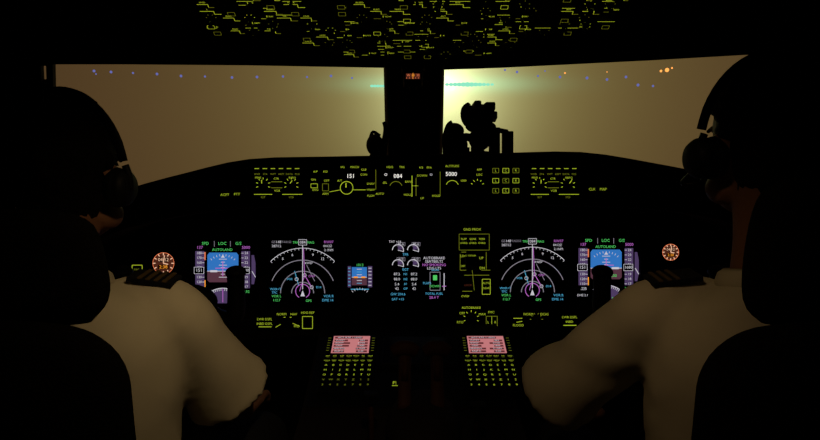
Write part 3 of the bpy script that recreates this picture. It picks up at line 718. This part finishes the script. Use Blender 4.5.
    mb.tube([(side*.100,-.01,-.05),(side*.095,-.04,-.12),(side*.08,-.08,-.20),(side*.08,-.11,-.33)],[.003]*4,BLACK,n=8)
    mb.build('headband_and_earcups',hs,xf=X)
    st=empty('pilot_seat',(seatx,hy-.1,.3)); sy=hy-.25
    mb=MB()
    def pad(pts,rads,up=(0,1,0)): mb.tube(pts,rads,SEATM,n=28,sub=4,up=up)
    tzz=top_z
    pad([(seatx,sy+.02,.40),(seatx,sy+.01,.46),(seatx,sy,.68),(seatx,sy-.01,tzz-.14),(seatx,sy-.01,tzz-.06),(seatx,sy-.015,tzz-.015),(seatx,sy-.015,tzz)],[(.15,.03),(.22,.06),(.235,.065),(.24,.06),(.235,.055),(.20,.045),(.15,.025)])
    hc=seatx+headx
    pad([(hc,sy+.05,tzz-.02),(hc,sy+.05,tzz+.01),(hc,sy+.05,hz-.10),(hc,sy+.05,hz-.04),(hc,sy+.05,hz-.02)],[(headw*.8,.02),(headw*.98,.040),(headw,.042),(headw*.9,.040),(headw*.6,.02)])
    mb.build('seat_back_and_headrest',st)
    mb=MB(); mb.box((seatx,hy+.03,.365),(.23,.26,.05),SEATM);mb.build('seat_cushion',st,bevel=.03)
    mb=MB()
    mb.box((seatx,hy-.02,.17),(.12,.15,.165),BLACK,taper=.8);mb.box((seatx,hy-.02,.012),(.2,.28,.012),BLACK)
    for s in(-1,1):
        mb.cyl((hc+s*.045,sy+.02,tzz-.06),(hc+s*.045,sy+.05,tzz+.04),.008,.008,BLACK,n=10)
    mb.build('seat_base_and_posts',st,bevel=.004)
    mb=MB()
    for s in(-1,1):
        mb.tube([(seatx+s*.245,sy-.02,.60),(seatx+s*.25,sy+.12,.61),(seatx+s*.25,sy+.30,.61)],[(.02,.018),(.03,.02),(.026,.018)],SEATM,n=14)
    mb.build('armrests',st)
    G_in=yokeG; G_out=Vector((yokeG.x+side*.27,yokeG.y,yokeG.z))
    yx=(G_in.x+G_out.x)/2; gy=G_in.y; gz=G_in.z
    cy=empty('control_yoke',(yx,gy+.1,gz-.1))
    mb=MB()
    mb.tube([(yx,gy+.10,0.0),(yx,gy+.12,.35),(yx,gy+.10,gz-.16),(yx,gy+.07,gz-.05)],[.05,.042,.04,.045],BLACK,n=18)
    mb.ell((yx,gy+.05,gz-.045),(.075,.035,.045),BLACK)
    for Gp in(G_in,G_out):
        s=1 if Gp.x>yx else -1; ax=Vector((0,.15,1)).normalized()
        mb.tube([Vector((yx+s*.03,gy+.04,gz-.05)),Vector((yx+s*.08,gy+.02,gz-.075)),Gp-ax*.07+Vector((-s*.008,.0,0)),Gp-ax*.04,Gp,Gp+ax*.03,Gp+ax*.04],[.024,.022,.021,.022,.020,.021,.020],BLACK,n=16,sub=4)
        mb.ell(Gp+ax*.042,(.025,.026,.016),BLACK,nu=16,nv=10)
    mb.build('column_and_horns',cy)
    return root
HL=P(70,176,1.04); HR=P(764,146,1.0)
pilot(-1,HL,-.10,Vector((HL.x+.150,HL.y-.01,1.020)),P(226,388,1.20),-.590,
      Vector((HL.x-.17,HL.y-.01,1.020)),Vector((-.86,1.12,.80)),P(236,290,1.57),hsc=.93,top_z=1.10,headx=.055,headw=.14,cup=.7)
pilot(1,HR,.10,Vector((HR.x-.155,HR.y-.01,1.030)),P(560,390,1.20),.585,
      Vector((HR.x+.17,HR.y-.01,1.030)),Vector((.86,1.12,.80)),P(602,290,1.53),hsc=.97,top_z=1.11,headx=-.02,headw=.145,cup=1.5)

# ---------------------------------------------------------------- lamps
def lamp(name,loc,target,power,col,size,spread=150):
    l=bpy.data.lights.new(name,'AREA'); l.shape='DISK'; l.size=size; l.energy=power; l.color=col; l.spread=spread*D2R
    o=bpy.data.objects.new(name,l); bpy.context.collection.objects.link(o); o.location=loc
    o.rotation_euler=(Vector(target)-Vector(loc)).to_track_quat('-Z','Y').to_euler(); return o
lamp('shirt_fill_lamp',(0,.62,1.66),(-.32,1.05,.92),.15,(1,.70,.36),.05,60)  # added warm fill to brighten the left pilot's shirt
lamp('shirt_fill_lamp',(0.04,.62,1.66),(.32,1.0,.90),.06,(1,.66,.34),.05,60)  # weaker added fill for the right pilot's shirt
mb=MB()
mb.cyl((0.02,.60,CZ),(0.02,.60,1.70),.06,.05,BLACK,n=24)
mb.build('fill_lamp_housing')  # made-up housing, out of view, for the added fill lamps

cam=bpy.data.cameras.new('camera'); co=bpy.data.objects.new('camera',cam); bpy.context.collection.objects.link(co)
cam.sensor_width=36; cam.lens=36*FP/820; cam.clip_start=.02; cam.clip_end=1000
co.location=CAM; co.rotation_euler=(math.pi/2-PITCH,0,0); bpy.context.scene.camera=co
vs_=bpy.context.scene.view_settings; vs_.view_transform='Standard'; vs_.look='None'; vs_.exposure=0; vs_.gamma=1
